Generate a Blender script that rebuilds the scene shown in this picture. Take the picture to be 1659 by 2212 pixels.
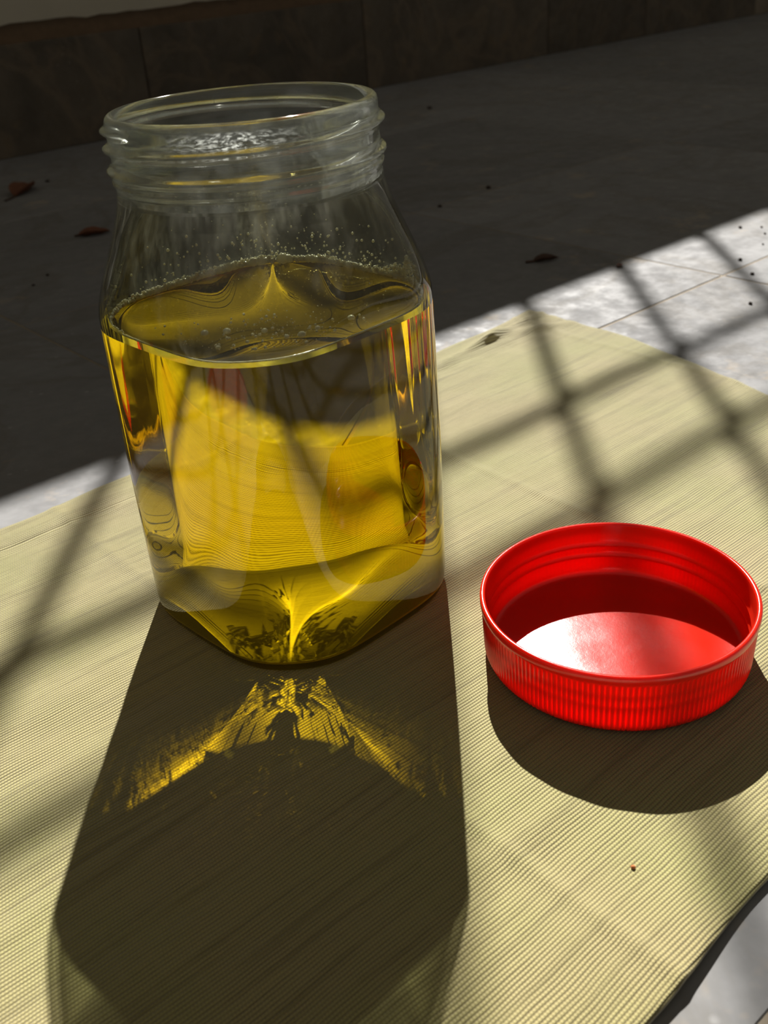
import bpy, bmesh, math, random
from mathutils import Vector, Matrix, noise

# ------------------------------------------------------------------ scene, camera, light
scene = bpy.context.scene
COL = scene.collection
for o in list(bpy.data.objects):
    bpy.data.objects.remove(o, do_unlink=True)

RY = math.radians(39.0035)            # heading of the camera relative to the wall normal
def room(x, y):                       # camera-heading frame -> room frame (X along wall, Y towards wall)
    return (x * math.cos(RY) + y * math.sin(RY), -x * math.sin(RY) + y * math.cos(RY))

PITCH, ROLL, CAM_H = math.radians(29.499), math.radians(4.54), 0.2157
fwd = Vector((0, math.cos(PITCH), -math.sin(PITCH)))
rgt = Vector((1, 0, 0))
dwn = fwd.cross(rgt)
r2 = rgt * math.cos(ROLL) + dwn * math.sin(ROLL)
d2 = dwn * math.cos(ROLL) - rgt * math.sin(ROLL)
def rv(v):
    x, y = room(v.x, v.y)
    return Vector((x, y, v.z))
R_, U_, B_ = rv(r2), -rv(d2), -rv(fwd)
cam_data = bpy.data.cameras.new('camera')
cam_data.sensor_fit = 'VERTICAL'
cam_data.sensor_height = 24.0
cam_data.lens = 2228.3 / 2212.0 * 24.0
cam_data.clip_start = 0.01
cam_data.clip_end = 100
cam_data.dof.use_dof = True
cam_data.dof.focus_distance = 0.345
cam_data.dof.aperture_fstop = 15.0
cam = bpy.data.objects.new('camera', cam_data)
cam.matrix_world = Matrix(((R_.x, U_.x, B_.x, 0), (R_.y, U_.y, B_.y, 0), (R_.z, U_.z, B_.z, CAM_H), (0, 0, 0, 1)))
COL.objects.link(cam)
scene.camera = cam

SUN_EL, SUN_AZ = math.radians(38.3), math.radians(41.7)      # azimuth from wall normal towards +X
TO_SUN = Vector((math.sin(SUN_AZ) * math.cos(SUN_EL), math.cos(SUN_AZ) * math.cos(SUN_EL), math.sin(SUN_EL)))
sun_data = bpy.data.lights.new('sun', 'SUN')
sun_data.energy = 9.8
sun_data.angle = math.radians(0.53)
sun_data.color = (1.0, 0.97, 0.92)
sun_data.cycles.is_caustics_light = True
sun = bpy.data.objects.new('sun', sun_data)
sun.rotation_euler = TO_SUN.to_track_quat('Z', 'Y').to_euler()
sun.location = TO_SUN * 6
COL.objects.link(sun)

world = bpy.data.worlds.new('world')
scene.world = world
world.use_nodes = True
bg = world.node_tree.nodes['Background']
bg.inputs['Color'].default_value = (1.0, 0.93, 0.80, 1)
bg.inputs['Strength'].default_value = 0.13

scene.view_settings.view_transform = 'Standard'
scene.view_settings.look = 'None'
scene.view_settings.gamma = 1.0
scene.view_settings.exposure = 0.0
scene.view_settings.use_curve_mapping = False
cy = scene.cycles
cy.use_denoising = True
cy.use_adaptive_sampling = True
cy.adaptive_threshold = 0.06
cy.max_bounces = 16
cy.diffuse_bounces = 4
cy.glossy_bounces = 12
cy.transmission_bounces = 14
cy.transparent_max_bounces = 24
cy.caustics_refractive = True
cy.caustics_reflective = False
cy.sample_clamp_indirect = 30.0
cy.blur_glossy = 0.2

# ------------------------------------------------------------------ helpers
rnd = random.Random(7)

def mat(name):
    m = bpy.data.materials.new(name)
    m.use_nodes = True
    nt = m.node_tree
    for n in list(nt.nodes):
        nt.nodes.remove(n)
    out = nt.nodes.new('ShaderNodeOutputMaterial')
    return m, nt, out

def node(nt, kind, **kw):
    n = nt.nodes.new(kind)
    for k, v in kw.items():
        if k.startswith('_'):
            setattr(n, k[1:], v)
    for k, v in kw.items():
        if not k.startswith('_'):
            n.inputs[k.replace('__', ' ')].default_value = v
    return n

def link(nt, a, b):
    nt.links.new(a, b)

def ramp(nt, stops, fac=None, interp='LINEAR'):
    n = nt.nodes.new('ShaderNodeValToRGB')
    n.color_ramp.interpolation = interp
    e = n.color_ramp.elements
    while len(e) < len(stops):
        e.new(0.5)
    for i, (p, c) in enumerate(stops):
        e[i].position = p
        e[i].color = (c, c, c, 1) if not isinstance(c, tuple) else tuple(c) + (1,)
    if fac is not None:
        nt.links.new(fac, n.inputs['Fac'])
    return n

def mixc(nt, fac, a, b, mode='MIX'):
    n = nt.nodes.new('ShaderNodeMix')
    n.data_type = 'RGBA'
    n.blend_type = mode
    for sock, val in ((0, fac), (6, a), (7, b)):
        if isinstance(val, (int, float)):
            n.inputs[sock].default_value = val
        elif isinstance(val, tuple):
            n.inputs[sock].default_value = tuple(val) + (1,)
        else:
            nt.links.new(val, n.inputs[sock])
    return n.outputs[2]

def math_(nt, op, a, b=None, c=None):
    n = nt.nodes.new('ShaderNodeMath')
    n.operation = op
    for i, val in enumerate((a, b, c)):
        if val is None:
            continue
        if isinstance(val, (int, float)):
            n.inputs[i].default_value = val
        else:
            nt.links.new(val, n.inputs[i])
    return n.outputs[0]

def mesh_obj(name, verts, faces, material, parent=None, smooth=False):
    me = bpy.data.meshes.new(name)
    me.from_pydata(verts, [], faces)
    if material:
        for m in (material if isinstance(material, (list, tuple)) else [material]):
            me.materials.append(m)
    if smooth:
        me.polygons.foreach_set('use_smooth', [True] * len(me.polygons))
    me.update()
    o = bpy.data.objects.new(name, me)
    COL.objects.link(o)
    if parent:
        o.parent = parent
    return o

def bm_obj(name, bm, material, parent=None, smooth=False):
    me = bpy.data.meshes.new(name)
    bm.to_mesh(me)
    bm.free()
    if material:
        me.materials.append(material)
    if smooth:
        me.polygons.foreach_set('use_smooth', [True] * len(me.polygons))
    o = bpy.data.objects.new(name, me)
    COL.objects.link(o)
    if parent:
        o.parent = parent
    return o

def box_bm(bm, x0, x1, y0, y1, z0, z1, bevel=0.0, seg=1):
    r = bmesh.ops.create_cube(bm, size=1.0)
    bmesh.ops.scale(bm, vec=(x1 - x0, y1 - y0, z1 - z0), verts=r['verts'])
    bmesh.ops.translate(bm, vec=((x0 + x1) / 2, (y0 + y1) / 2, (z0 + z1) / 2), verts=r['verts'])
    if bevel > 0:
        ed = list({e for v in r['verts'] for e in v.link_edges})
        bmesh.ops.bevel(bm, geom=ed, offset=bevel, segments=seg, affect='EDGES', profile=0.5)

def empty(name, loc=(0, 0, 0), rz=0.0):
    o = bpy.data.objects.new(name, None)
    o.location = loc
    o.rotation_euler = (0, 0, rz)
    o.empty_display_size = 0.02
    COL.objects.link(o)
    return o

def tag(o, label=None, cat=None, group=None, kind=None):
    if label: o['label'] = label
    if cat: o['category'] = cat
    if group: o['group'] = group
    if kind: o['kind'] = kind
    return o

FLOOR_Z = -0.0017         # the cloth's upper face lies at z = 0

# ------------------------------------------------------------------ materials
def make_marble(name, base, dark, vein, rough=0.3, spec=0.45, warm=(0.5, 0.4, 0.28), spread=(0.86, 1.06)):
    m, nt, out = mat(name)
    geo = node(nt, 'ShaderNodeNewGeometry')
    inf = node(nt, 'ShaderNodeObjectInfo')
    off = node(nt, 'ShaderNodeVectorMath', _operation='SCALE')
    off.inputs[0].default_value = (7.3, 3.1, 5.7)
    link(nt, inf.outputs['Random'], off.inputs['Scale'])
    add = node(nt, 'ShaderNodeVectorMath', _operation='ADD')
    link(nt, geo.outputs['Position'], add.inputs[0])
    link(nt, off.outputs[0], add.inputs[1])
    P = add.outputs[0]
    n1 = node(nt, 'ShaderNodeTexNoise', Scale=9.0, Detail=6.0, Roughness=0.6, Distortion=0.6)
    link(nt, P, n1.inputs['Vector'])
    n2 = node(nt, 'ShaderNodeTexNoise', Scale=70.0, Detail=5.0, Roughness=0.65)
    link(nt, P, n2.inputs['Vector'])
    n3 = node(nt, 'ShaderNodeTexNoise', Scale=4.0, Detail=8.0, Roughness=0.55, Distortion=2.2)
    link(nt, P, n3.inputs['Vector'])
    v = node(nt, 'ShaderNodeTexVoronoi', Scale=95.0)
    link(nt, P, v.inputs['Vector'])
    c = mixc(nt, ramp(nt, [(0.35, 0.0), (0.68, 1.0)], n1.outputs['Fac']).outputs['Color'], base, dark)
    c = mixc(nt, math_(nt, 'MULTIPLY', ramp(nt, [(0.3, 0.0), (0.75, 1.0)], n2.outputs['Fac']).outputs['Color'], 0.26), c, tuple(x * 0.55 for x in base))
    band = ramp(nt, [(0.455, 0.0), (0.5, 1.0), (0.545, 0.0)], n3.outputs['Fac']).outputs['Color']
    c = mixc(nt, math_(nt, 'MULTIPLY', band, 0.4), c, vein)
    n5 = node(nt, 'ShaderNodeTexNoise', Scale=23.0, Detail=4.0, Roughness=0.7)
    link(nt, P, n5.inputs['Vector'])
    c = mixc(nt, math_(nt, 'MULTIPLY', ramp(nt, [(0.6, 0.0), (0.7, 1.0)], n5.outputs['Fac']).outputs['Color'], 0.35), c, warm)
    # pale crystalline flecks
    fl = ramp(nt, [(0.05, 1.0), (0.16, 0.0)], v.outputs['Distance']).outputs['Color']
    n4 = node(nt, 'ShaderNodeTexNoise', Scale=40.0, Detail=2.0)
    link(nt, P, n4.inputs['Vector'])
    fl = math_(nt, 'MULTIPLY', fl, ramp(nt, [(0.52, 0.0), (0.6, 1.0)], n4.outputs['Fac']).outputs['Color'])
    c = mixc(nt, math_(nt, 'MULTIPLY', fl, 0.55), c, tuple(min(1.0, x * 1.7) for x in base))
    tint = node(nt, 'ShaderNodeMapRange', **{'From Min': 0.0, 'From Max': 1.0, 'To Min': spread[0], 'To Max': spread[1]})
    link(nt, inf.outputs['Random'], tint.inputs['Value'])
    sc = node(nt, 'ShaderNodeVectorMath', _operation='SCALE')
    link(nt, c, sc.inputs[0]); link(nt, tint.outputs[0], sc.inputs['Scale'])
    b = node(nt, 'ShaderNodeBsdfPrincipled', Roughness=rough)
    b.inputs['Specular IOR Level'].default_value = spec
    link(nt, sc.outputs[0], b.inputs['Base Color'])
    rr = ramp(nt, [(0.3, rough * 0.8), (0.7, min(1.0, rough * 1.6))], n2.outputs['Fac'])
    link(nt, rr.outputs['Color'], b.inputs['Roughness'])
    bp = node(nt, 'ShaderNodeBump', Strength=0.12, Distance=0.0006)
    link(nt, n2.outputs['Fac'], bp.inputs['Height'])
    link(nt, bp.outputs['Normal'], b.inputs['Normal'])
    link(nt, b.outputs[0], out.inputs['Surface'])
    return m

M_MARBLE = make_marble('grey_marble', (0.272, 0.27, 0.27), (0.235, 0.232, 0.23), (0.18, 0.165, 0.14), rough=0.6, spec=0.18)
M_SKIRT = make_marble('brown_marble', (0.22, 0.18, 0.13), (0.12, 0.10, 0.075), (0.30, 0.22, 0.14), rough=0.5, spec=0.3, warm=(0.3, 0.2, 0.1), spread=(0.55, 1.35))

def make_plain(name, col, rough=0.6, nscale=40.0, var=0.25, bump=0.2, bdist=0.001, metallic=0.0):
    m, nt, out = mat(name)
    geo = node(nt, 'ShaderNodeNewGeometry')
    n1 = node(nt, 'ShaderNodeTexNoise', Scale=nscale, Detail=6.0, Roughness=0.6)
    link(nt, geo.outputs['Position'], n1.inputs['Vector'])
    c = mixc(nt, n1.outputs['Fac'], tuple(x * (1 - var) for x in col), tuple(min(1, x * (1 + var)) for x in col))
    b = node(nt, 'ShaderNodeBsdfPrincipled', Roughness=rough, Metallic=metallic)
    link(nt, c, b.inputs['Base Color'])
    bp = node(nt, 'ShaderNodeBump', Strength=bump, Distance=bdist)
    link(nt, n1.outputs['Fac'], bp.inputs['Height'])
    link(nt, bp.outputs['Normal'], b.inputs['Normal'])
    link(nt, b.outputs[0], out.inputs['Surface'])
    return m

M_GROUT = make_plain('tile_grout', (0.27, 0.225, 0.165), 0.9, 120)
M_WALL = make_plain('cream_paint', (0.50, 0.46, 0.36), 0.8, 14, 0.12)
M_IRON = make_plain('painted_iron', (0.03, 0.03, 0.032), 0.5, 60)
M_LEAF = make_plain('dry_leaf', (0.17, 0.06, 0.025), 0.7, 160, 0.5, 0.5)
M_STEM = make_plain('leaf_stem', (0.07, 0.035, 0.02), 0.7, 160, 0.3)
M_CRUMB = make_plain('dirt', (0.045, 0.03, 0.02), 0.9, 600, 0.4)
M_CRUMB2 = make_plain('orange_dirt', (0.45, 0.14, 0.03), 0.8, 600, 0.4)
M_MORTAR = make_plain('brown_mortar', (0.12, 0.075, 0.04), 0.9, 90, 0.4, 0.6)

# cloth : ribbed cotton, ribs run along X
def make_cloth():
    m, nt, out = mat('ribbed_cotton')
    geo = node(nt, 'ShaderNodeNewGeometry')
    sep = node(nt, 'ShaderNodeSeparateXYZ')
    link(nt, geo.outputs['Position'], sep.inputs[0])
    X, Y = sep.outputs['X'], sep.outputs['Y']
    wob = node(nt, 'ShaderNodeTexNoise', Scale=28.0, Detail=3.0)
    link(nt, geo.outputs['Position'], wob.inputs['Vector'])
    yw = math_(nt, 'ADD', Y, math_(nt, 'MULTIPLY', math_(nt, 'SUBTRACT', wob.outputs['Fac'], 0.5), 0.0022))
    PER = 0.00118
    ph = math_(nt, 'MULTIPLY', yw, 2 * math.pi / PER)
    rib = math_(nt, 'MULTIPLY_ADD', math_(nt, 'SINE', ph), 0.5, 0.5)
    # yarns crossing the ribs; every second rib shifted by half a yarn
    row = math_(nt, 'FLOOR', math_(nt, 'DIVIDE', yw, PER))
    xs = math_(nt, 'MULTIPLY_ADD', row, 0.5 * 2 * math.pi, math_(nt, 'MULTIPLY', X, 2 * math.pi / 0.00095))
    yarn = math_(nt, 'MULTIPLY_ADD', math_(nt, 'SINE', xs), 0.5, 0.5)
    # slubs: long streaks along the ribs
    cmb = node(nt, 'ShaderNodeCombineXYZ')
    link(nt, math_(nt, 'MULTIPLY', X, 22.0), cmb.inputs['X'])
    link(nt, math_(nt, 'MULTIPLY', yw, 520.0), cmb.inputs['Y'])
    slub = node(nt, 'ShaderNodeTexNoise', Scale=1.0, Detail=3.0, Roughness=0.6)
    link(nt, cmb.outputs[0], slub.inputs['Vector'])
    cmb2 = node(nt, 'ShaderNodeCombineXYZ')
    link(nt, math_(nt, 'MULTIPLY', X, 420.0), cmb2.inputs['X'])
    link(nt, math_(nt, 'MULTIPLY', Y, 60.0), cmb2.inputs['Y'])
    slub2 = node(nt, 'ShaderNodeTexNoise', Scale=1.0, Detail=3.0, Roughness=0.6)
    link(nt, cmb2.outputs[0], slub2.inputs['Vector'])
    big = node(nt, 'ShaderNodeTexNoise', Scale=16.0, Detail=4.0)
    link(nt, geo.outputs['Position'], big.inputs['Vector'])
    c = mixc(nt, ramp(nt, [(0.35, 0.0), (0.65, 1.0)], big.outputs['Fac']).outputs['Color'], (0.37, 0.35, 0.125), (0.40, 0.34, 0.150))
    gap = ramp(nt, [(0.02, 1.0), (0.42, 0.0)], rib).outputs['Color']
    gapm = math_(nt, 'MULTIPLY', gap, ramp(nt, [(0.30, 0.95), (0.62, 0.42)], slub.outputs['Fac']).outputs['Color'])
    c = mixc(nt, gapm, c, (0.12, 0.085, 0.03))
    c = mixc(nt, math_(nt, 'MULTIPLY', ramp(nt, [(0.0, 1.0), (0.5, 0.0)], yarn).outputs['Color'], 0.34), c, (0.17, 0.13, 0.05))
    c = mixc(nt, math_(nt, 'MULTIPLY', ramp(nt, [(0.42, 0.0), (0.7, 1.0)], slub2.outputs['Fac']).outputs['Color'], 0.3), c, (0.36, 0.31, 0.14))
    cmb3 = node(nt, 'ShaderNodeCombineXYZ')
    link(nt, math_(nt, 'MULTIPLY', X, 9.0), cmb3.inputs['X'])
    link(nt, math_(nt, 'MULTIPLY', yw, 210.0), cmb3.inputs['Y'])
    slub3 = node(nt, 'ShaderNodeTexNoise', Scale=1.0, Detail=4.0, Roughness=0.7)
    link(nt, cmb3.outputs[0], slub3.inputs['Vector'])
    c = mixc(nt, math_(nt, 'MULTIPLY', ramp(nt, [(0.52, 0.0), (0.68, 1.0)], slub3.outputs['Fac']).outputs['Color'], 0.6), c, (0.17, 0.14, 0.05))
    b = node(nt, 'ShaderNodeBsdfPrincipled', Roughness=0.85)
    b.inputs['Specular IOR Level'].default_value = 0.25
    b.inputs['Sheen Weight'].default_value = 0.65
    b.inputs['Sheen Roughness'].default_value = 0.45
    link(nt, c, b.inputs['Base Color'])
    h = math_(nt, 'ADD', math_(nt, 'POWER', rib, 0.6), math_(nt, 'MULTIPLY', yarn, 0.35))
    h = math_(nt, 'ADD', h, math_(nt, 'MULTIPLY', slub.outputs['Fac'], 0.8))
    bp = node(nt, 'ShaderNodeBump', Strength=0.7, Distance=0.00035)
    link(nt, h, bp.inputs['Height'])
    link(nt, bp.outputs['Normal'], b.inputs['Normal'])
    link(nt, b.outputs[0], out.inputs['Surface'])
    return m
M_CLOTH = make_cloth()

# jar glass
def make_glass():
    m, nt, out = mat('jar_glass')
    g = node(nt, 'ShaderNodeBsdfGlass', IOR=1.5, Roughness=0.0)
    g.inputs['Color'].default_value = (0.975, 0.99, 0.97, 1)
    link(nt, g.outputs[0], out.inputs['Surface'])
    return m
M_GLASS = make_glass()

def make_neck_glass():
    """clear glass with a dried, crystalline smear on the camera side under the lip"""
    m, nt, out = mat('neck_glass')
    g = node(nt, 'ShaderNodeBsdfGlass', IOR=1.5, Roughness=0.05)
    g.inputs['Color'].default_value = (0.97, 0.99, 0.96, 1)
    tc = node(nt, 'ShaderNodeTexCoord')
    sep = node(nt, 'ShaderNodeSeparateXYZ')
    link(nt, tc.outputs['Object'], sep.inputs[0])
    ang = math_(nt, 'ARCTAN2', sep.outputs['Y'], sep.outputs['X'])
    a = math_(nt, 'ABSOLUTE', math_(nt, 'SUBTRACT', ang, math.radians(-134)))
    near = ramp(nt, [(0.08, 1.0), (0.30, 0.35), (0.62, 0.0)], a).outputs['Color']
    zc = math_(nt, 'ABSOLUTE', math_(nt, 'SUBTRACT', sep.outputs['Z'], 0.1678))
    band = ramp(nt, [(0.0, 1.0), (0.16, 1.0), (0.3, 0.0)], math_(nt, 'MULTIPLY', zc, 100.0)).outputs['Color']
    cmb = node(nt, 'ShaderNodeVectorMath', _operation='MULTIPLY')
    link(nt, tc.outputs['Object'], cmb.inputs[0]); cmb.inputs[1].default_value = (420, 420, 1300)
    n1 = node(nt, 'ShaderNodeTexNoise', Scale=1.0, Detail=5.0, Roughness=0.75)
    link(nt, cmb.outputs[0], n1.inputs['Vector'])
    f = math_(nt, 'MULTIPLY', math_(nt, 'MULTIPLY', near, band), ramp(nt, [(0.49, 0.0), (0.60, 1.0)], n1.outputs['Fac']).outputs['Color'])
    rad = math_(nt, 'SQRT', math_(nt, 'ADD', math_(nt, 'MULTIPLY', sep.outputs['X'], sep.outputs['X']), math_(nt, 'MULTIPLY', sep.outputs['Y'], sep.outputs['Y'])))
    inside = math_(nt, 'LESS_THAN', rad, 0.0384)             # the smear sits on the inner face only
    f = math_(nt, 'MULTIPLY', f, inside)
    d = node(nt, 'ShaderNodeBsdfTranslucent'); d.inputs['Color'].default_value = (0.9, 0.92, 0.88, 1)
    mx = node(nt, 'ShaderNodeMixShader')
    n3 = node(nt, 'ShaderNodeTexNoise', Scale=130.0, Detail=4.0)
    link(nt, tc.outputs['Object'], n3.inputs['Vector'])
    film = math_(nt, 'MULTIPLY', inside, ramp(nt, [(0.40, 0.002), (0.75, 0.022)], n3.outputs['Fac']).outputs['Color'])
    thin = node(nt, 'ShaderNodeBsdfTransparent'); thin.inputs['Color'].default_value = (0.95, 0.97, 0.93, 1)
    wall = node(nt, 'ShaderNodeMixShader', Fac=0.32)
    link(nt, g.outputs[0], wall.inputs[1]); link(nt, thin.outputs[0], wall.inputs[2])
    link(nt, math_(nt, 'MULTIPLY_ADD', f, 0.42, film), mx.inputs[0]); link(nt, wall.outputs[0], mx.inputs[1]); link(nt, d.outputs[0], mx.inputs[2])
    link(nt, mx.outputs[0], out.inputs['Surface'])
    return m
M_NECK = make_neck_glass()

def make_shoulder_glass():
    """clear glass with faint vertical runs of dried film"""
    m, nt, out = mat('shoulder_glass')
    tc = node(nt, 'ShaderNodeTexCoord')
    cmb = node(nt, 'ShaderNodeVectorMath', _operation='MULTIPLY')
    link(nt, tc.outputs['Object'], cmb.inputs[0]); cmb.inputs[1].default_value = (260, 260, 24)
    n1 = node(nt, 'ShaderNodeTexNoise', Scale=1.0, Detail=4.0, Roughness=0.6)
    link(nt, cmb.outputs[0], n1.inputs['Vector'])
    n2 = node(nt, 'ShaderNodeTexNoise', Scale=38.0, Detail=2.0)
    link(nt, tc.outputs['Object'], n2.inputs['Vector'])
    f = math_(nt, 'MULTIPLY', ramp(nt, [(0.42, 0.0), (0.72, 1.0)], n1.outputs['Fac']).outputs['Color'], ramp(nt, [(0.45, 0.0), (0.6, 1.0)], n2.outputs['Fac']).outputs['Color'])
    d = node(nt, 'ShaderNodeBsdfTranslucent'); d.inputs['Color'].default_value = (0.85, 0.82, 0.7, 1)
    mx = node(nt, 'ShaderNodeMixShader')
    thin = node(nt, 'ShaderNodeBsdfTransparent'); thin.inputs['Color'].default_value = (0.71, 0.72, 0.66, 1)
    gl = node(nt, 'ShaderNodeBsdfGlossy', Roughness=0.03)
    lw = node(nt, 'ShaderNodeLayerWeight', Blend=0.5)
    fr = math_(nt, 'MULTIPLY_ADD', math_(nt, 'POWER', lw.outputs['Facing'], 4.0), 0.9, 0.04)
    wall = node(nt, 'ShaderNodeMixShader')                   # thin wall: light goes straight through, edges mirror
    link(nt, fr, wall.inputs[0]); link(nt, thin.outputs[0], wall.inputs[1]); link(nt, gl.outputs[0], wall.inputs[2])
    link(nt, math_(nt, 'MULTIPLY_ADD', f, 0.06, 0.004), mx.inputs[0]); link(nt, wall.outputs[0], mx.inputs[1]); link(nt, d.outputs[0], mx.inputs[2])
    link(nt, mx.outputs[0], out.inputs['Surface'])
    return m
M_SHOULDER = make_shoulder_glass()

def make_base_glass():
    """stippled jar foot as a pale diffuser, added so the base glows in refracted sun"""
    m, nt, out = mat('stippled_glass')
    geo = node(nt, 'ShaderNodeNewGeometry')
    n1 = node(nt, 'ShaderNodeTexNoise', Scale=900.0, Detail=3.0, Roughness=0.7)
    link(nt, geo.outputs['Position'], n1.inputs['Vector'])
    n2 = node(nt, 'ShaderNodeTexNoise', Scale=90.0, Detail=4.0, Roughness=0.7)
    link(nt, geo.outputs['Position'], n2.inputs['Vector'])
    col = mixc(nt, ramp(nt, [(0.66, 0.0), (0.74, 0.8)], n1.outputs['Fac']).outputs['Color'], (0.93, 0.88, 0.62), (0.16, 0.10, 0.03))
    d = node(nt, 'ShaderNodeBsdfDiffuse'); t = node(nt, 'ShaderNodeBsdfTranslucent')
    link(nt, col, d.inputs['Color']); link(nt, col, t.inputs['Color'])
    bp = node(nt, 'ShaderNodeBump', Strength=0.6, Distance=0.0008)
    link(nt, n2.outputs['Fac'], bp.inputs['Height'])
    link(nt, bp.outputs['Normal'], d.inputs['Normal'])
    mx = node(nt, 'ShaderNodeMixShader', Fac=0.35)
    link(nt, d.outputs[0], mx.inputs[1]); link(nt, t.outputs[0], mx.inputs[2])
    link(nt, mx.outputs[0], out.inputs['Surface'])
    return m
M_BASE = make_base_glass()

def make_oil_side():
    m, nt, out = mat('oil_against_glass')
    g = node(nt, 'ShaderNodeBsdfPrincipled', IOR=1.47, Roughness=0.0)
    g.inputs['Base Color'].default_value = (0.88, 0.605, 0.005, 1)
    g.inputs['Transmission Weight'].default_value = 1.0
    link(nt, g.outputs[0], out.inputs['Surface'])
    return m
M_OILSIDE = make_oil_side()

def make_oil_top():
    m, nt, out = mat('oil_surface')
    g = node(nt, 'ShaderNodeBsdfGlass', IOR=1.47, Roughness=0.0)
    g.inputs['Color'].default_value = (0.95, 0.80, 0.28, 1)
    link(nt, g.outputs[0], out.inputs['Surface'])
    return m
M_OILTOP = make_oil_top()

def make_froth():
    m, nt, out = mat('froth')
    b = node(nt, 'ShaderNodeBsdfPrincipled', Roughness=0.15, IOR=1.4)
    b.inputs['Base Color'].default_value = (0.93, 0.90, 0.74, 1)
    t = node(nt, 'ShaderNodeBsdfTranslucent'); t.inputs['Color'].default_value = (0.93, 0.90, 0.72, 1)
    mx = node(nt, 'ShaderNodeMixShader', Fac=0.4)
    link(nt, b.outputs[0], mx.inputs[1]); link(nt, t.outputs[0], mx.inputs[2])
    link(nt, mx.outputs[0], out.inputs['Surface'])
    return m
M_FROTH = make_froth()

def make_red():
    m, nt, out = mat('red_plastic')
    b = node(nt, 'ShaderNodeBsdfPrincipled', Roughness=0.3)
    b.inputs['Base Color'].default_value = (0.56, 0.018, 0.006, 1)
    b.inputs['Subsurface Weight'].default_value = 1.0
    b.inputs['Subsurface Radius'].default_value = (1.0, 0.12, 0.06)
    b.inputs['Subsurface Scale'].default_value = 0.0038
    geo = node(nt, 'ShaderNodeNewGeometry')
    n1 = node(nt, 'ShaderNodeTexNoise', Scale=260.0, Detail=6.0, Roughness=0.7)
    link(nt, geo.outputs['Position'], n1.inputs['Vector'])
    n2 = node(nt, 'ShaderNodeTexNoise', Scale=60.0, Detail=4.0)
    link(nt, geo.outputs['Position'], n2.inputs['Vector'])
    rr = ramp(nt, [(0.35, 0.15), (0.7, 0.20)], n2.outputs['Fac'])
    link(nt, rr.outputs['Color'], b.inputs['Roughness'])
    bp = node(nt, 'ShaderNodeBump', Strength=0.25, Distance=0.0002)
    link(nt, n1.outputs['Fac'], bp.inputs['Height'])
    link(nt, bp.outputs['Normal'], b.inputs['Normal'])
    link(nt, b.outputs[0], out.inputs['Surface'])
    return m
M_RED = make_red()

# ------------------------------------------------------------------ floor : marble tiles over a bed
bm = bmesh.new()
box_bm(bm, -2.4, 3.6, -1.6, 1.34, FLOOR_Z - 0.06, FLOOR_Z - 0.0005)
floor = tag(bm_obj('floor', bm, M_GROUT), kind='structure')
US = [0.245 + 0.36 * k for k in range(-7, 10)]
VS = [0.062 + 0.307 * k for k in range(-5, 4)] + [1.328]
GAP = 0.0006
tile_mesh = {}
for i in range(len(US) - 1):
    for j in range(len(VS) - 1):
        w, h = US[i + 1] - US[i], VS[j + 1] - VS[j]
        key = (round(w, 3), round(h, 3))
        if key not in tile_mesh:
            bm = bmesh.new()
            box_bm(bm, -w / 2 + GAP, w / 2 - GAP, -h / 2 + GAP, h / 2 - GAP, -0.016, 0.0, 0.0007, 1)
            me = bpy.data.meshes.new('floor_tile')
            bm.to_mesh(me); bm.free()
            me.materials.append(M_MARBLE)
            tile_mesh[key] = me
        t = bpy.data.objects.new('floor_tile', tile_mesh[key])
        t.location = ((US[i] + US[i + 1]) / 2, (VS[j] + VS[j + 1]) / 2, FLOOR_Z + rnd.uniform(-0.0002, 0.0))
        COL.objects.link(t)
        t.parent = floor

# ------------------------------------------------------------------ wall with the window the sun comes through
WY = 1.33
TZ = math.tan(SUN_EL) / math.cos(SUN_AZ)
TU = math.tan(SUN_AZ)
WIN_X0, WIN_X1, WIN_Z1 = 0.70, 2.75, 2.15
SILL = (WY - 0.436) * TZ
bm = bmesh.new()
box_bm(bm, -2.4, WIN_X0, WY, WY + 0.14, FLOOR_Z - 0.05, 2.8)
box_bm(bm, WIN_X1, 3.6, WY, WY + 0.14, FLOOR_Z - 0.05, 2.8)
box_bm(bm, WIN_X0, WIN_X1, WY, WY + 0.14, FLOOR_Z - 0.05, SILL)
box_bm(bm, WIN_X0, WIN_X1, WY, WY + 0.14, WIN_Z1, 2.8)
tag(bm_obj('wall_back', bm, M_WALL), kind='structure')

# skirting: marble pieces with a mortar line along their top
skirt = empty('baseboard_back', (0, WY, FLOOR_Z))
tag(skirt, kind='structure')
SX = [-2.4, -1.97, -1.58, -1.19, -0.80, -0.42, -0.04, 0.34, 0.722, 1.100, 1.52, 1.80, 2.18, 2.56, 2.95, 3.33, 3.6]
for a, b in zip(SX[:-1], SX[1:]):
    bm = bmesh.new()
    box_bm(bm, a + 0.0008, b - 0.0008, -0.016, 0.0, 0.0, 0.126, 0.0012, 2)
    bm_obj('skirting_tile', bm, M_SKIRT, skirt)
vs, fs = [], []
N = 300
for i in range(N + 1):
    x = -2.4 + 6.0 * i / N
    t = 0.138 + 0.006 * noise.noise((x * 9, 0, 0)) + 0.003 * noise.noise((x * 31, 2, 0))
    d = 0.010 + 0.003 * noise.noise((x * 23, 5, 0))
    vs += [(x, -0.014, 0.1262), (x, -d, 0.133), (x, -0.0005, t + 0.008), (x, -0.0005, 0.1262)]
    if i:
        k = 4 * i
        for q in range(3):
            fs.append((k - 4 + q, k + q, k + q + 1, k - 3 + q))
mesh_obj('mortar_line', vs, fs, M_MORTAR, skirt, True)

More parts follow.
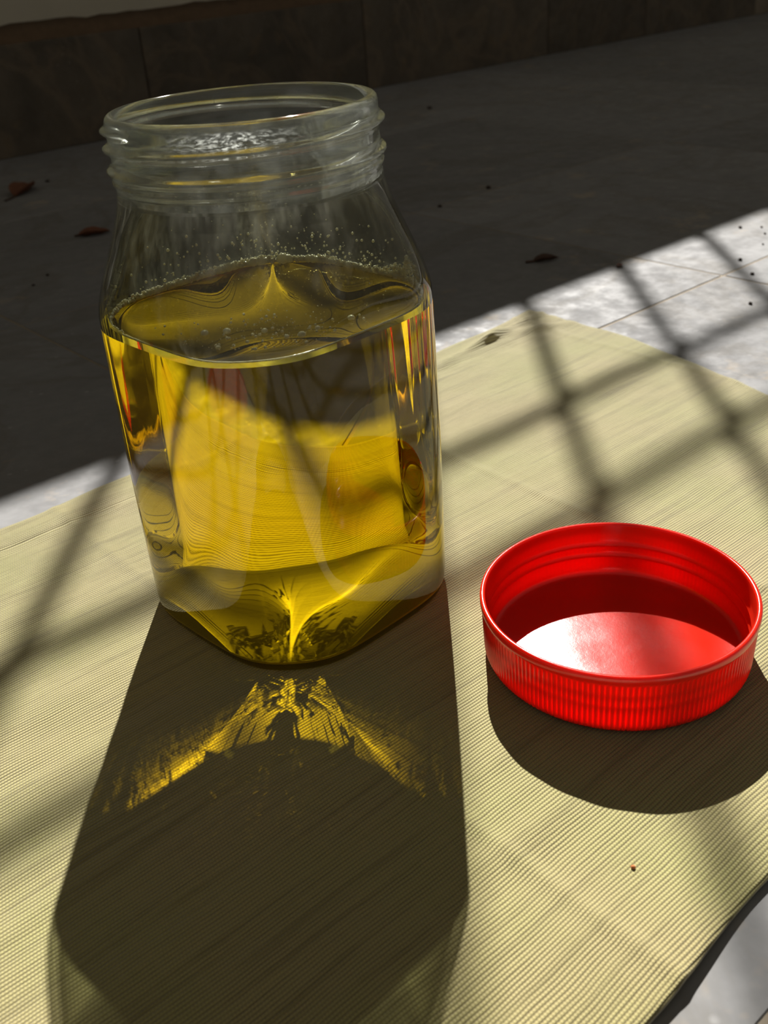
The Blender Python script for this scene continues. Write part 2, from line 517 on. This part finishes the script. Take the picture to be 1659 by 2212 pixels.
# window grille
GY = WY + 0.05
win = empty('window_1', ((WIN_X0 + WIN_X1) / 2, GY, SILL))
tag(win, kind='structure')
def bar(x0, x1, z0, z1, r=0.0045):
    bm = bmesh.new()
    box_bm(bm, x0 - (WIN_X0 + WIN_X1) / 2, x1 - (WIN_X0 + WIN_X1) / 2, -r, r, z0 - SILL, z1 - SILL, 0.0012, 1)
    bm_obj('bar', bm, M_IRON, win)
HB = [(GY - v) * TZ for v in (0.312, 0.235)]
HB += [HB[1] + 0.225, HB[1] + 0.325, HB[1] + 0.55, HB[1] + 0.65]
for z in HB:
    bar(WIN_X0, WIN_X1, z - 0.0045, z + 0.0045)
k0 = 0.275 + (GY - 0.31) * TU
x = k0
while x - 0.0985 > WIN_X0 + 0.02:
    x -= 0.0985
while x < WIN_X1 - 0.02:
    bar(x - 0.0045, x + 0.0045, SILL, WIN_Z1)
    x += 0.0985

# ------------------------------------------------------------------ ribbed cloth
CX0, CX1, CY0, CY1 = -0.175, 0.470, 0.081, 0.411
def cloth_z(x, y):
    z = 0.0
    def g(t, s): return math.exp(-(t / s) ** 2)
    # near edge stands off the floor in slow waves
    e = max(0.0, (0.122 - y) / 0.041)
    z += e * e * (0.0005 + 0.0004 * math.sin(x * 46 + 0.6) + 0.0005 * math.sin(x * 101))
    # far hem
    if y > 0.386:
        z += 0.0007 * (1 if y > 0.391 else (y - 0.386) / 0.005)
    z -= 0.0007 * g(y - 0.3905, 0.0012)
    z += 0.0010 * g(y - 0.399, 0.004) * (0.5 + 0.5 * noise.noise((x * 60, 3.0, 0)))
    # puckers beside the seam
    z += 0.0007 * g(y - 0.384, 0.007) * noise.noise((x * 85, y * 60, 1.0))
    # crumple at the far right corner
    cx, cy = x - 0.425, y - (0.403 + 0.12 * (x - 0.425))
    z += 0.0060 * g(cy, 0.0028) * g(cx, 0.040) * (0.75 + 0.25 * math.sin(x * 140))
    z += 0.0022 * g(y - 0.395 + 0.35 * (x - 0.44), 0.004) * g(x - 0.452, 0.018)
    # fold creases running across (from storing it folded)
    for fx in (0.142, 0.2955, 0.452, -0.012):
        z += 0.0005 * g(x - fx, 0.0022)
    # gentle unevenness away from the things that stand on it
    d1 = math.hypot(x - 0.182, y - 0.277) ; d2 = math.hypot(x - 0.231, y - 0.168)
    k = min(1.0, max(0.0, (d1 - 0.06) / 0.03)) * min(1.0, max(0.0, (d2 - 0.045) / 0.025))
    z += k * (0.0008 * noise.noise((x * 17, y * 30, 4.0)) + 0.0004 * noise.noise((x * 30, y * 90, 8.0)))
    return max(z, -0.0009)
NX, NY = 330, 190
vs, fs = [], []
for j in range(NY + 1):
    for i in range(NX + 1):
        s, t = i / NX, j / NY
        x = CX0 + (CX1 - CX0) * s
        y = CY0 + (CY1 - CY0) * t
        x += (0.0012 * math.sin(y * 40) - 0.022 * (max(0.0, 0.84 - t) / 0.35) ** 1.5) * s ** 6      # edges are not ruler-straight
        y += (0.0016 * math.sin(x * 31 + 1) + 0.0008 * math.sin(x * 83)) * ((1 - t) ** 6 + t ** 6)
        y += 0.008 * max(0.0, (x - 0.38) / 0.09) ** 2 * t ** 8
        vs.append((x, y, cloth_z(x, y)))
for j in range(NY):
    for i in range(NX):
        k = j * (NX + 1) + i
        fs.append((k, k + 1, k + NX + 2, k + NX + 1))
cloth = mesh_obj('placemat', vs, fs, M_CLOTH, None, True)
sm = cloth.modifiers.new('thickness', 'SOLIDIFY')
sm.thickness = 0.0013
sm.offset = -1
tag(cloth, 'olive beige ribbed cotton placemat spread on the marble floor', 'placemat')
cloth.cycles.is_caustics_receiver = True

# ------------------------------------------------------------------ jar
JX, JY = 0.18212, 0.27705
JYAW = math.radians(4.088)
jar = empty('glass_jar', (JX, JY, 0.0), JYAW)
tag(jar, 'square clear glass jar with screw-thread neck, open, half full of yellow oil', 'jar')

def r_sq(th, w, dd, p=13.0):
    """square with wide cut corners (half width w, diagonal half width dd), all edges rounded"""
    a = abs((th + math.pi / 4) % (math.pi / 2) - math.pi / 4)
    q = (math.cos(a) / w) ** p + (math.sin(a) / w) ** p + (math.cos(a - math.pi / 4) / dd) ** p
    return q ** (-1.0 / p)

def sstep(t):
    t = min(1.0, max(0.0, t)); return t * t * (3 - 2 * t)

W0, DD0 = 0.0485, 0.0547
SH0, SH1, RN = 0.1145, 0.1495, 0.0412
def body_r(th, z, off=0.0):
    """outer radius of the jar body at angle th and height z, moved in by off"""
    w = W0 - off; rc = DD0 - off
    swell = 1.0 + 0.010 * math.sin(min(1.0, max(0.0, z / 0.115)) * math.pi)
    if z < 0.0085:                              # rounded heel
        t = 1 - z / 0.0085
        swell *= 1.0 - 0.052 * (1 - math.sqrt(max(0.0, 1 - t * t)))
    rs = r_sq(th, w, rc) * swell
    if z <= SH0: return rs
    t = min(1.0, (z - SH0) / (SH1 - SH0))
    b = t + 0.10 * math.sin(t * math.pi) * (t - 0.75)          # soft bend in, short flare at the neck root
    b = sstep(t) * 0.35 + t * 0.65
    return rs * (1 - b) + (RN - off) * b

NA = 128
ANG = [2 * math.pi * k / NA for k in range(NA)]
SEAM = math.radians(-135 - 4.2)
def seam_bump(th, amt=0.0):
    d = (th - SEAM + math.pi) % (2 * math.pi) - math.pi
    return amt * math.exp(-(d / 0.018) ** 2)

outer = []           # list of rings (each NA points), from base centre outwards and up to the lip
def ring_fn(f):
    return [f(th) for th in ANG]
def base_ring(s, z):
    return ring_fn(lambda th: (s * body_r(th, 0.0) * math.cos(th), s * body_r(th, 0.0) * math.sin(th), z))
outer.append(base_ring(0.02, 0.0042))
for s, z in ((0.2, 0.0041), (0.4, 0.0038), (0.58, 0.0033), (0.70, 0.0026), (0.80, 0.0016), (0.87, 0.0007), (0.92, 0.00015), (0.955, 0.0), (0.982, 0.00012)):
    outer.append(base_ring(s, z))
def body_ring(z):
    return ring_fn(lambda th: ((body_r(th, z) + seam_bump(th)) * math.cos(th), (body_r(th, z) + seam_bump(th)) * math.sin(th), z))
zz = [0.0005, 0.0012, 0.0022, 0.0035, 0.005, 0.0068, 0.0085, 0.011, 0.015, 0.02, 0.027, 0.035, 0.045, 0.055, 0.065, 0.075, 0.085, 0.094, 0.101, 0.106, 0.110, 0.1135, 0.1165, 0.1195, 0.123, 0.127, 0.131, 0.135, 0.139, 0.1425, 0.1455, 0.148, 0.1495]
outer += [body_ring(z) for z in zz]
def neck_r(th, z):
    r = RN - 0.0004 * sstep((z - 0.1495) / 0.003)
    g = lambda c, s: math.exp(-((z - c) / s) ** 2)
    r += 0.0019 * g(0.1578, 0.00125) + 0.0009 * g(0.1545, 0.0011)            # collar rings
    # screw thread : one and a bit turns, starting at the left seen from the camera
    th0 = math.radians(141.0)                                                # camera-left direction in jar frame
    d = (th - th0) % (2 * math.pi)
    for turn in (0, 1):
        zt = 0.1641 + 0.0050 * (d / (2 * math.pi) + turn)
        fade = 1.0
        if turn == 1: fade = sstep(1 - d / 0.9)
        r += 0.0020 * fade * g(zt, 0.00105)
    return r + seam_bump(th, 0.0003)
zn = [0.1495 + 0.0005 * k for k in range(1, 44)]
for z in zn:
    outer.append(ring_fn(lambda th: (neck_r(th, z) * math.cos(th), neck_r(th, z) * math.sin(th), z)))
RL = 0.0389 ; LR = 0.0019
for a in (8, 25, 45, 65, 85, 105, 130, 155, 178):
    q = math.radians(a)
    outer.append(ring_fn(lambda th: ((RL + LR * math.cos(q)) * math.cos(th), (RL + LR * math.cos(q)) * math.sin(th), 0.1715 + LR * math.sin(q))))

OIL_Z = 0.1098
WALL = 0.0027
def inner_r(th, z):
    if z >= SH1:
        return 0.0370
    if z > SH1 - 0.012:
        t = sstep((z - SH1 + 0.012) / 0.012)
        return body_r(th, z, WALL) * (1 - t) + 0.0370 * t
    return body_r(th, z, WALL)
def inner_ring(z, f=1.0):
    return ring_fn(lambda th: (f * inner_r(th, z) * math.cos(th), f * inner_r(th, z) * math.sin(th), z))
inner_z = [0.168, 0.164, 0.160, 0.156, 0.152, 0.1495, 0.1475, 0.1455, 0.143, 0.140, 0.1365, 0.1325, 0.1285, 0.1245, 0.121, 0.118, 0.1155, 0.1135, 0.112]
MEN = 0.0009                                  # meniscus rise at the wall
inner = [inner_ring(z) for z in inner_z] + [inner_ring(OIL_Z + MEN)]

def loft(rings, close_first=None, close_last=None):
    vs, fs = [], []
    for r in rings: vs += r
    n = len(rings)
    for j in range(n - 1):
        for i in range(NA):
            a = j * NA + i; b = j * NA + (i + 1) % NA
            fs.append((a, b, b + NA, a + NA))
    if close_first is not None:
        k = len(vs); vs.append(close_first)
        for i in range(NA): fs.append((i, k, (i + 1) % NA))
    if close_last is not None:
        k = len(vs); vs.append(close_last)
        o = (n - 1) * NA
        for i in range(NA): fs.append((o + i, o + (i + 1) % NA, k))
    return vs, fs
N_BASE = 10
IZ = zz.index(0.110)
N_LOW = N_BASE + IZ + 1                       # outer rings up to the oil level
N_SHO = N_BASE + len(zz)                      # ... up to the neck root
k_in = len([z for z in inner_z if z >= 0.1495])
low_outer, sho_outer, neck_outer = outer[:N_LOW], outer[N_LOW - 1:N_SHO], outer[N_SHO - 1:]
neck_in, sho_in = inner[:k_in], inner[k_in - 1:]

# threaded neck : outside with thread, lip, inside
vs, fs = loft(neck_outer + neck_in)
neck = mesh_obj('threaded_neck', vs, fs, M_NECK, jar, True)
# shoulder : outside and inside wall (both open where they run on into the neck and into the oil)
v1, f1 = loft(sho_outer)
v2, f2 = loft(sho_in)
n1 = len(v1)
shoulder = mesh_obj('shoulder', v1 + v2, f1 + [tuple(i + n1 for i in f) for f in f2], M_SHOULDER, jar, True)

# square body filled with oil.  Oil and glass bend light almost alike (1.47 / 1.5), so wall and
# filling act as one clear block; it is closed on top by the oil's free surface inside the wall.
top = []
for f, dz in ((1.0, 1.0), (0.992, 0.62), (0.978, 0.34), (0.955, 0.15), (0.92, 0.05), (0.86, 0.01), (0.7, 0.0), (0.4, 0.0), (0.05, 0.0)):
    top.append([(x * f, y * f, OIL_Z + MEN * dz) for x, y, z in inner_ring(OIL_Z + MEN)])
v1, f1 = loft(low_outer, close_first=(0, 0, 0.0042))
v2, f2 = loft(top, close_last=(0, 0, OIL_Z))
n1 = len(v1)
oil = mesh_obj('oil', v1 + v2, f1 + [tuple(i + n1 for i in f) for f in f2], [M_OILSIDE, M_OILTOP], jar, True)
for p in oil.data.polygons:
    if p.index >= len(f1): p.material_index = 1
oil['label'] = 'clear golden yellow oil filling the square body of the jar'
oil.cycles.is_caustics_caster = True

# stippled foot: pale body added inside the heel to catch sun and brighten the base
def foot_ring(s, z):
    return ring_fn(lambda th: (s * body_r(th, 0.006) * math.cos(th), s * body_r(th, 0.006) * math.sin(th), z))
rings_ = [foot_ring(s, z) for s, z in ((0.05, 0.0062), (0.3, 0.0061), (0.55, 0.0058), (0.72, 0.0052), (0.84, 0.0042), (0.90, 0.0034), (0.92, 0.0028), (0.90, 0.0024), (0.84, 0.0026), (0.72, 0.0034), (0.55, 0.0042), (0.3, 0.0047), (0.05, 0.0048))]
vs, fs = loft(rings_, close_first=(0, 0, 0.0062), close_last=(0, 0, 0.0048))
foot = mesh_obj('stippled_foot', vs, [tuple(reversed(f)) for f in fs], M_BASE, jar, True)
foot.cycles.is_caustics_receiver = True

# froth along the waterline, droplets on the wall above it, bubbles afloat
FACE = math.radians(-127.4)                    # direction of the camera seen from the jar
def ico(bm, c, r, sub=1, squash=1.0):
    m = Matrix.Translation(c) @ Matrix.Diagonal((r, r, r * squash, 1))
    bmesh.ops.create_icosphere(bm, subdivisions=sub, radius=1.0, matrix=m)
bm = bmesh.new()
def on_wall(th, z, inset):
    rr = inner_r(th, z) - inset
    return Vector((rr * math.cos(th), rr * math.sin(th), z))
for k in range(3600):
    th = rnd.uniform(-math.pi, math.pi)
    back = 0.5 - 0.5 * math.cos(th - FACE)                       # 1 on the far side, 0 nearest the camera
    corner = math.exp(-(((th - FACE - math.radians(97) + math.pi) % (2 * math.pi) - math.pi) / 0.20) ** 2)
    if rnd.random() > 0.12 + 0.9 * back + corner: continue
    patch = 0.5 + 0.5 * noise.noise((math.cos(th) * 3, math.sin(th) * 3, 0))
    h = rnd.random() ** 1.6 * (0.0006 + 0.0034 * back * patch + 0.0075 * corner)
    r = rnd.uniform(0.00015, 0.00042) * (1 + 0.7 * back) + (0.0004 * rnd.random() ** 3 if corner > 0.3 else 0)
    if back < 0.35: h *= 0.3; r *= 0.7
    ico(bm, on_wall(th, OIL_Z + MEN * 0.8 + h, r * 0.9 + rnd.random() * 0.0010 * back), r)
# lumpy bead of froth clinging to the wall, thick at the far side, a thread in front
NF, MF = 720, 8
fv = []
for i in range(NF):
    th = 2 * math.pi * i / NF
    back = 0.5 - 0.5 * math.cos(th - FACE)
    lump = 0.55 + 0.45 * noise.noise((math.cos(th) * 9, math.sin(th) * 9, 3.0)) + 0.35 * noise.noise((math.cos(th) * 40, math.sin(th) * 40, 1.0))
    rr = 0.00026 + 0.00165 * back ** 2 * max(0.15, lump)
    c = on_wall(th, OIL_Z + MEN * 0.75 + rr * 0.7, rr * 1.02)
    rad = Vector((math.cos(th), math.sin(th), 0))
    for k in range(MF):
        a = 2 * math.pi * k / MF
        q = rr * (1 + 0.25 * noise.noise((i * 0.7, k * 1.3, 2.0)))
        p = c + rad * (q * 0.9 * math.cos(a)) + Vector((0, 0, q * 1.1 * math.sin(a)))
        fv.append(bm.verts.new(p))
for i in range(NF):
    for k in range(MF):
        a, b = i * MF, ((i + 1) % NF) * MF
        bm.faces.new((fv[a + k], fv[b + k], fv[b + (k + 1) % MF], fv[a + (k + 1) % MF]))
froth = tag(bm_obj('froth', bm, M_FROTH, jar, True), kind='stuff')
froth['label'] = 'pale froth of tiny bubbles along the oil line'
bm = bmesh.new()
for k in range(240):
    th = FACE + math.pi + rnd.gauss(-0.15, 0.75)
    z = OIL_Z + 0.003 + abs(rnd.gauss(0, 0.0065))
    r = 0.00018 + 0.0005 * rnd.random() ** 2
    ico(bm, on_wall(th, min(z, 0.135), r * 0.5), r)
drops = tag(bm_obj('oil_droplets', bm, M_FROTH, jar, True), kind='stuff')
drops['label'] = 'small oil droplets spattered on the inner wall above the oil'
bm = bmesh.new()
def afloat(n, spread, rmin, rmax, out):
    for k in range(n):
        while True:
            a = FACE + rnd.gauss(-0.05, 0.55); d = 0.040 - abs(rnd.gauss(0, spread))
            if d > 0.002: break
        out((d * math.cos(a), d * math.sin(a)), rmin + (rmax - rmin) * rnd.random() ** 3)
afloat(190, 0.016, 0.00016, 0.0006, lambda c, r: ico(bm, Vector((c[0], c[1], OIL_Z + r * 0.4)), r))
tag(bm_obj('fine_bubbles', bm, M_FROTH, jar, True), kind='stuff')
bm = bmesh.new(); ico(bm, Vector((0, 0, 0)), 1.0, 2, 0.75)
me_b = bpy.data.meshes.new('bubble'); bm.to_mesh(me_b); bm.free()
me_b.materials.append(M_FROTH)
me_b.polygons.foreach_set('use_smooth', [True] * len(me_b.polygons))
def big_bubble(c, r):
    o = bpy.data.objects.new('bubble', me_b)
    o.location = (c[0], c[1], OIL_Z + r * 0.45); o.scale = (r, r, r)
    COL.objects.link(o); o.parent = jar
afloat(16, 0.008, 0.0006, 0.0015, big_bubble)

# ------------------------------------------------------------------ red lid, lying with its open side up
LX, LY = 0.23104, 0.16824
lid = empty('jar_lid', (LX, LY, 0.0))
tag(lid, 'red ribbed plastic screw lid lying open side up beside the jar', 'lid')
NR = 168; SUB = 6
LA = [2 * math.pi * k / (NR * SUB) for k in range(NR * SUB)]
def rib_r(k, depth):
    t = (k % SUB) / SUB
    return depth * (0.5 - 0.5 * math.cos(2 * math.pi * t))
LH, LRAD = 0.0231, 0.0447
rings = []
def lring(r, z, depth=0.0):
    rings.append([((r - rib_r(k, depth)) * math.cos(a), (r - rib_r(k, depth)) * math.sin(a), z) for k, a in enumerate(LA)])
for r, z in ((0.012, 0.0003), (0.025, 0.0002), (0.036, 0.0), (0.0395, 0.0)):
    lring(r, z)
for a in (15, 35, 55, 75, 90):
    q = math.radians(a)
    lring(0.0395 + 0.0041 * math.sin(q), 0.0042 - 0.0042 * math.cos(q), 0.0006 * sstep((a - 30) / 50))
for z in (0.007, 0.010, 0.013, 0.016, 0.0185):
    lring(0.0436 + 0.0008 * (z - 0.0042) / 0.019, z, 0.0007)
lring(0.0443, 0.0195, 0.0003); lring(0.0445, 0.0201, 0.0)
lring(0.0447, 0.0206); lring(0.0447, 0.0222); lring(0.04455, 0.0228); lring(0.0442, LH)
lring(0.0434, LH); lring(0.04305, 0.0228); lring(0.0429, 0.0222)
for z, d in ((0.0175, 0), (0.0155, 0), (0.0149, -0.0006), (0.0142, -0.0006), (0.0136, 0), (0.0112, 0), (0.0106, -0.0006), (0.0098, -0.0006), (0.0092, 0), (0.006, 0), (0.0036, -0.0002), (0.0027, -0.0012)):
    lring(0.0428 - 0.0005 * (0.0222 - z) / 0.02 + d, z)
lring(0.0395, 0.0024); lring(0.03, 0.0024); lring(0.0294, 0.0025); lring(0.012, 0.0025)
n = len(LA); vs = []; fs = []
for r in rings: vs += r
for j in range(len(rings) - 1):
    for i in range(n):
        a = j * n + i; b = j * n + (i + 1) % n
        fs.append((a, b, b + n, a + n))
k = len(vs); vs.append((0, 0, 0.0003))
for i in range(n): fs.append((i, k, (i + 1) % n))
k = len(vs); vs.append((0, 0, 0.0025)); o_ = (len(rings) - 1) * n
for i in range(n): fs.append((o_ + i, o_ + (i + 1) % n, k))
mesh_obj('lid_shell', vs, fs, M_RED, lid, True)

# ------------------------------------------------------------------ litter on the floor
def at(u, v): return (u, v, FLOOR_Z)
def dry_leaf(u, v, length, width, rz, curl, label, stem=0.3, seed=0.0, m=None):
    root = empty('dry_leaf', at(u, v), rz)
    tag(root, label, 'leaf')
    NXL, NYL = 18, 8
    def pt(s, q):                              # s along, q across -1..1
        w = width * 0.5 * math.sin(math.pi * s ** 0.8) ** 0.8
        x = (s - 0.5) * length
        y = q * w
        z = 0.0006 + curl * abs(q) ** 1.5 * w + 0.10 * length * (s - 0.35) ** 2 + 0.06 * width * noise.noise((s * 5 + seed, q * 2, seed))
        return (x, y, max(0.0004, z))
    vs, fs = [], []
    for i in range(NXL + 1):
        for j in range(NYL + 1):
            vs.append(pt(0.005 + 0.99 * i / NXL, -1 + 2 * j / NYL))
    for i in range(NXL):
        for j in range(NYL):
            k = i * (NYL + 1) + j
            fs.append((k, k + 1, k + NYL + 2, k + NYL + 1))
    b = mesh_obj('blade', vs, fs, m or M_LEAF, root, True)
    md = b.modifiers.new('thickness', 'SOLIDIFY'); md.thickness = 0.0004; md.offset = 1
    vs, fs = [], []
    M = 16
    for i in range(M + 1):
        s = -stem + (stem + 0.95) * i / M
        r = 0.0009 * (1.0 - 0.6 * max(0, s))
        if s < 0:
            c = Vector(((s - 0.5) * length, 0.10 * length * s * s * 3, max(r, pt(0.005, 0)[2] * (1 + s / max(stem, 0.01)))))
        else:
            c = Vector(pt(s, 0)) + Vector((0, 0, 0.0003))
        for k in range(6):
            a = k * math.pi / 3
            vs.append((c.x, c.y + r * math.cos(a), c.z + r * math.sin(a)))
        if i:
            o = 6 * i
            for k in range(6):
                fs.append((o - 6 + k, o - 6 + (k + 1) % 6, o + (k + 1) % 6, o + k))
    mesh_obj('stem', vs, fs, M_STEM, root, True)
    return root
dry_leaf(0.438, 1.100, 0.050, 0.022, 0.72, 0.9, 'curled brown dead leaf with a stem, at the left below the skirting', 0.35, 1.0)
dry_leaf(0.396, 0.862, 0.028, 0.014, -0.5, 0.7, 'small brown dead leaf on the shaded floor left of the jar', 0.1, 4.0)
dry_leaf(0.563, 0.487, 0.019, 0.007, -0.5, 1.1, 'tiny shrivelled dark leaf on the shaded floor behind the placemat corner', 0.3, 7.0, M_STEM)
dry_leaf(0.582, 0.436, 0.006, 0.0035, 0.2, 0.8, 'reddish leaf shred at the edge of the sunlit floor', 0.1, 9.0)

def crumb(u, v, r, m, label, group=None, z=FLOOR_Z, seed=0, cat='crumb', name='dirt_crumb'):
    bm = bmesh.new()
    bmesh.ops.create_icosphere(bm, subdivisions=2, radius=r)
    for q in bm.verts:
        q.co *= 1 + 0.45 * noise.noise(q.co / r * 1.3 + Vector((seed * 3.1, 0, 0)))
        q.co.z = max(-r * 0.4, q.co.z * 0.7)
    o = bm_obj(name, bm, m, None, True)
    o.location = (u, v, z + r * 0.4)
    return tag(o, label, cat, group)
def px(uv):
    """where the sight line of a photo pixel meets the floor"""
    d = Vector((uv[0] - 829.5, 0, 0)).x / 2228.3 * R_ - (uv[1] - 1106.0) / 2228.3 * U_ - B_
    t = (FLOOR_Z - CAM_H) / d.z
    return d.x * t, d.y * t
G1, G2 = 'dirt grains on the sunlit tiles', 'dirt specks on the shaded tiles'
for i, (uv, r, lb) in enumerate([
        ((1599, 492), .0013, 'dark grain of dirt on sunlit floor near the top right shadow edge'),
        ((1645, 491), .0009, 'tiny dirt grain at the right frame edge, uppermost of its row'),
        ((1652, 505), .0009, 'tiny dirt grain at the right frame edge, second from the top'),
        ((1648, 528), .0008, 'tiny dirt grain at the right frame edge, third from the top'),
        ((1599, 562), .0014, 'dark dirt grain on the sunlit tile just above the tile joint'),
        ((1625, 593), .0014, 'dark dirt grain beside the grille shadow on the sunlit tile joint'),
        ((1621, 657), .0013, 'dark dirt grain on sunlit tile below the joint, nearest the placemat')]):
    crumb(*px(uv), r, M_CRUMB, lb, G1, seed=i)
for i, (uv, r, lb) in enumerate([
        ((103, 393), .0022, 'dark dirt speck beside the tip of the curled dead leaf'),
        ((950, 447), .0018, 'dark dirt speck on shaded tile joint just right of the jar neck'),
        ((928, 235), .0030, 'dark dirt speck on the shaded floor nearest the skirting'),
        ((1055, 407), .0025, 'dark dirt speck in the middle of the shaded floor right of jar'),
        ((103, 595), .0013, 'tiny dark speck on shaded floor left of jar, upper of two'),
        ((72, 617), .0012, 'tiny dark speck on shaded floor left of jar, lower of two')]):
    crumb(*px(uv), r, M_CRUMB, lb, G2, seed=20 + i)
crumb(0.1603, 0.1075, 0.0006, M_CRUMB2, 'tiny orange crumb on the placemat near the lid', z=0.0002, seed=40, name='orange_crumb')
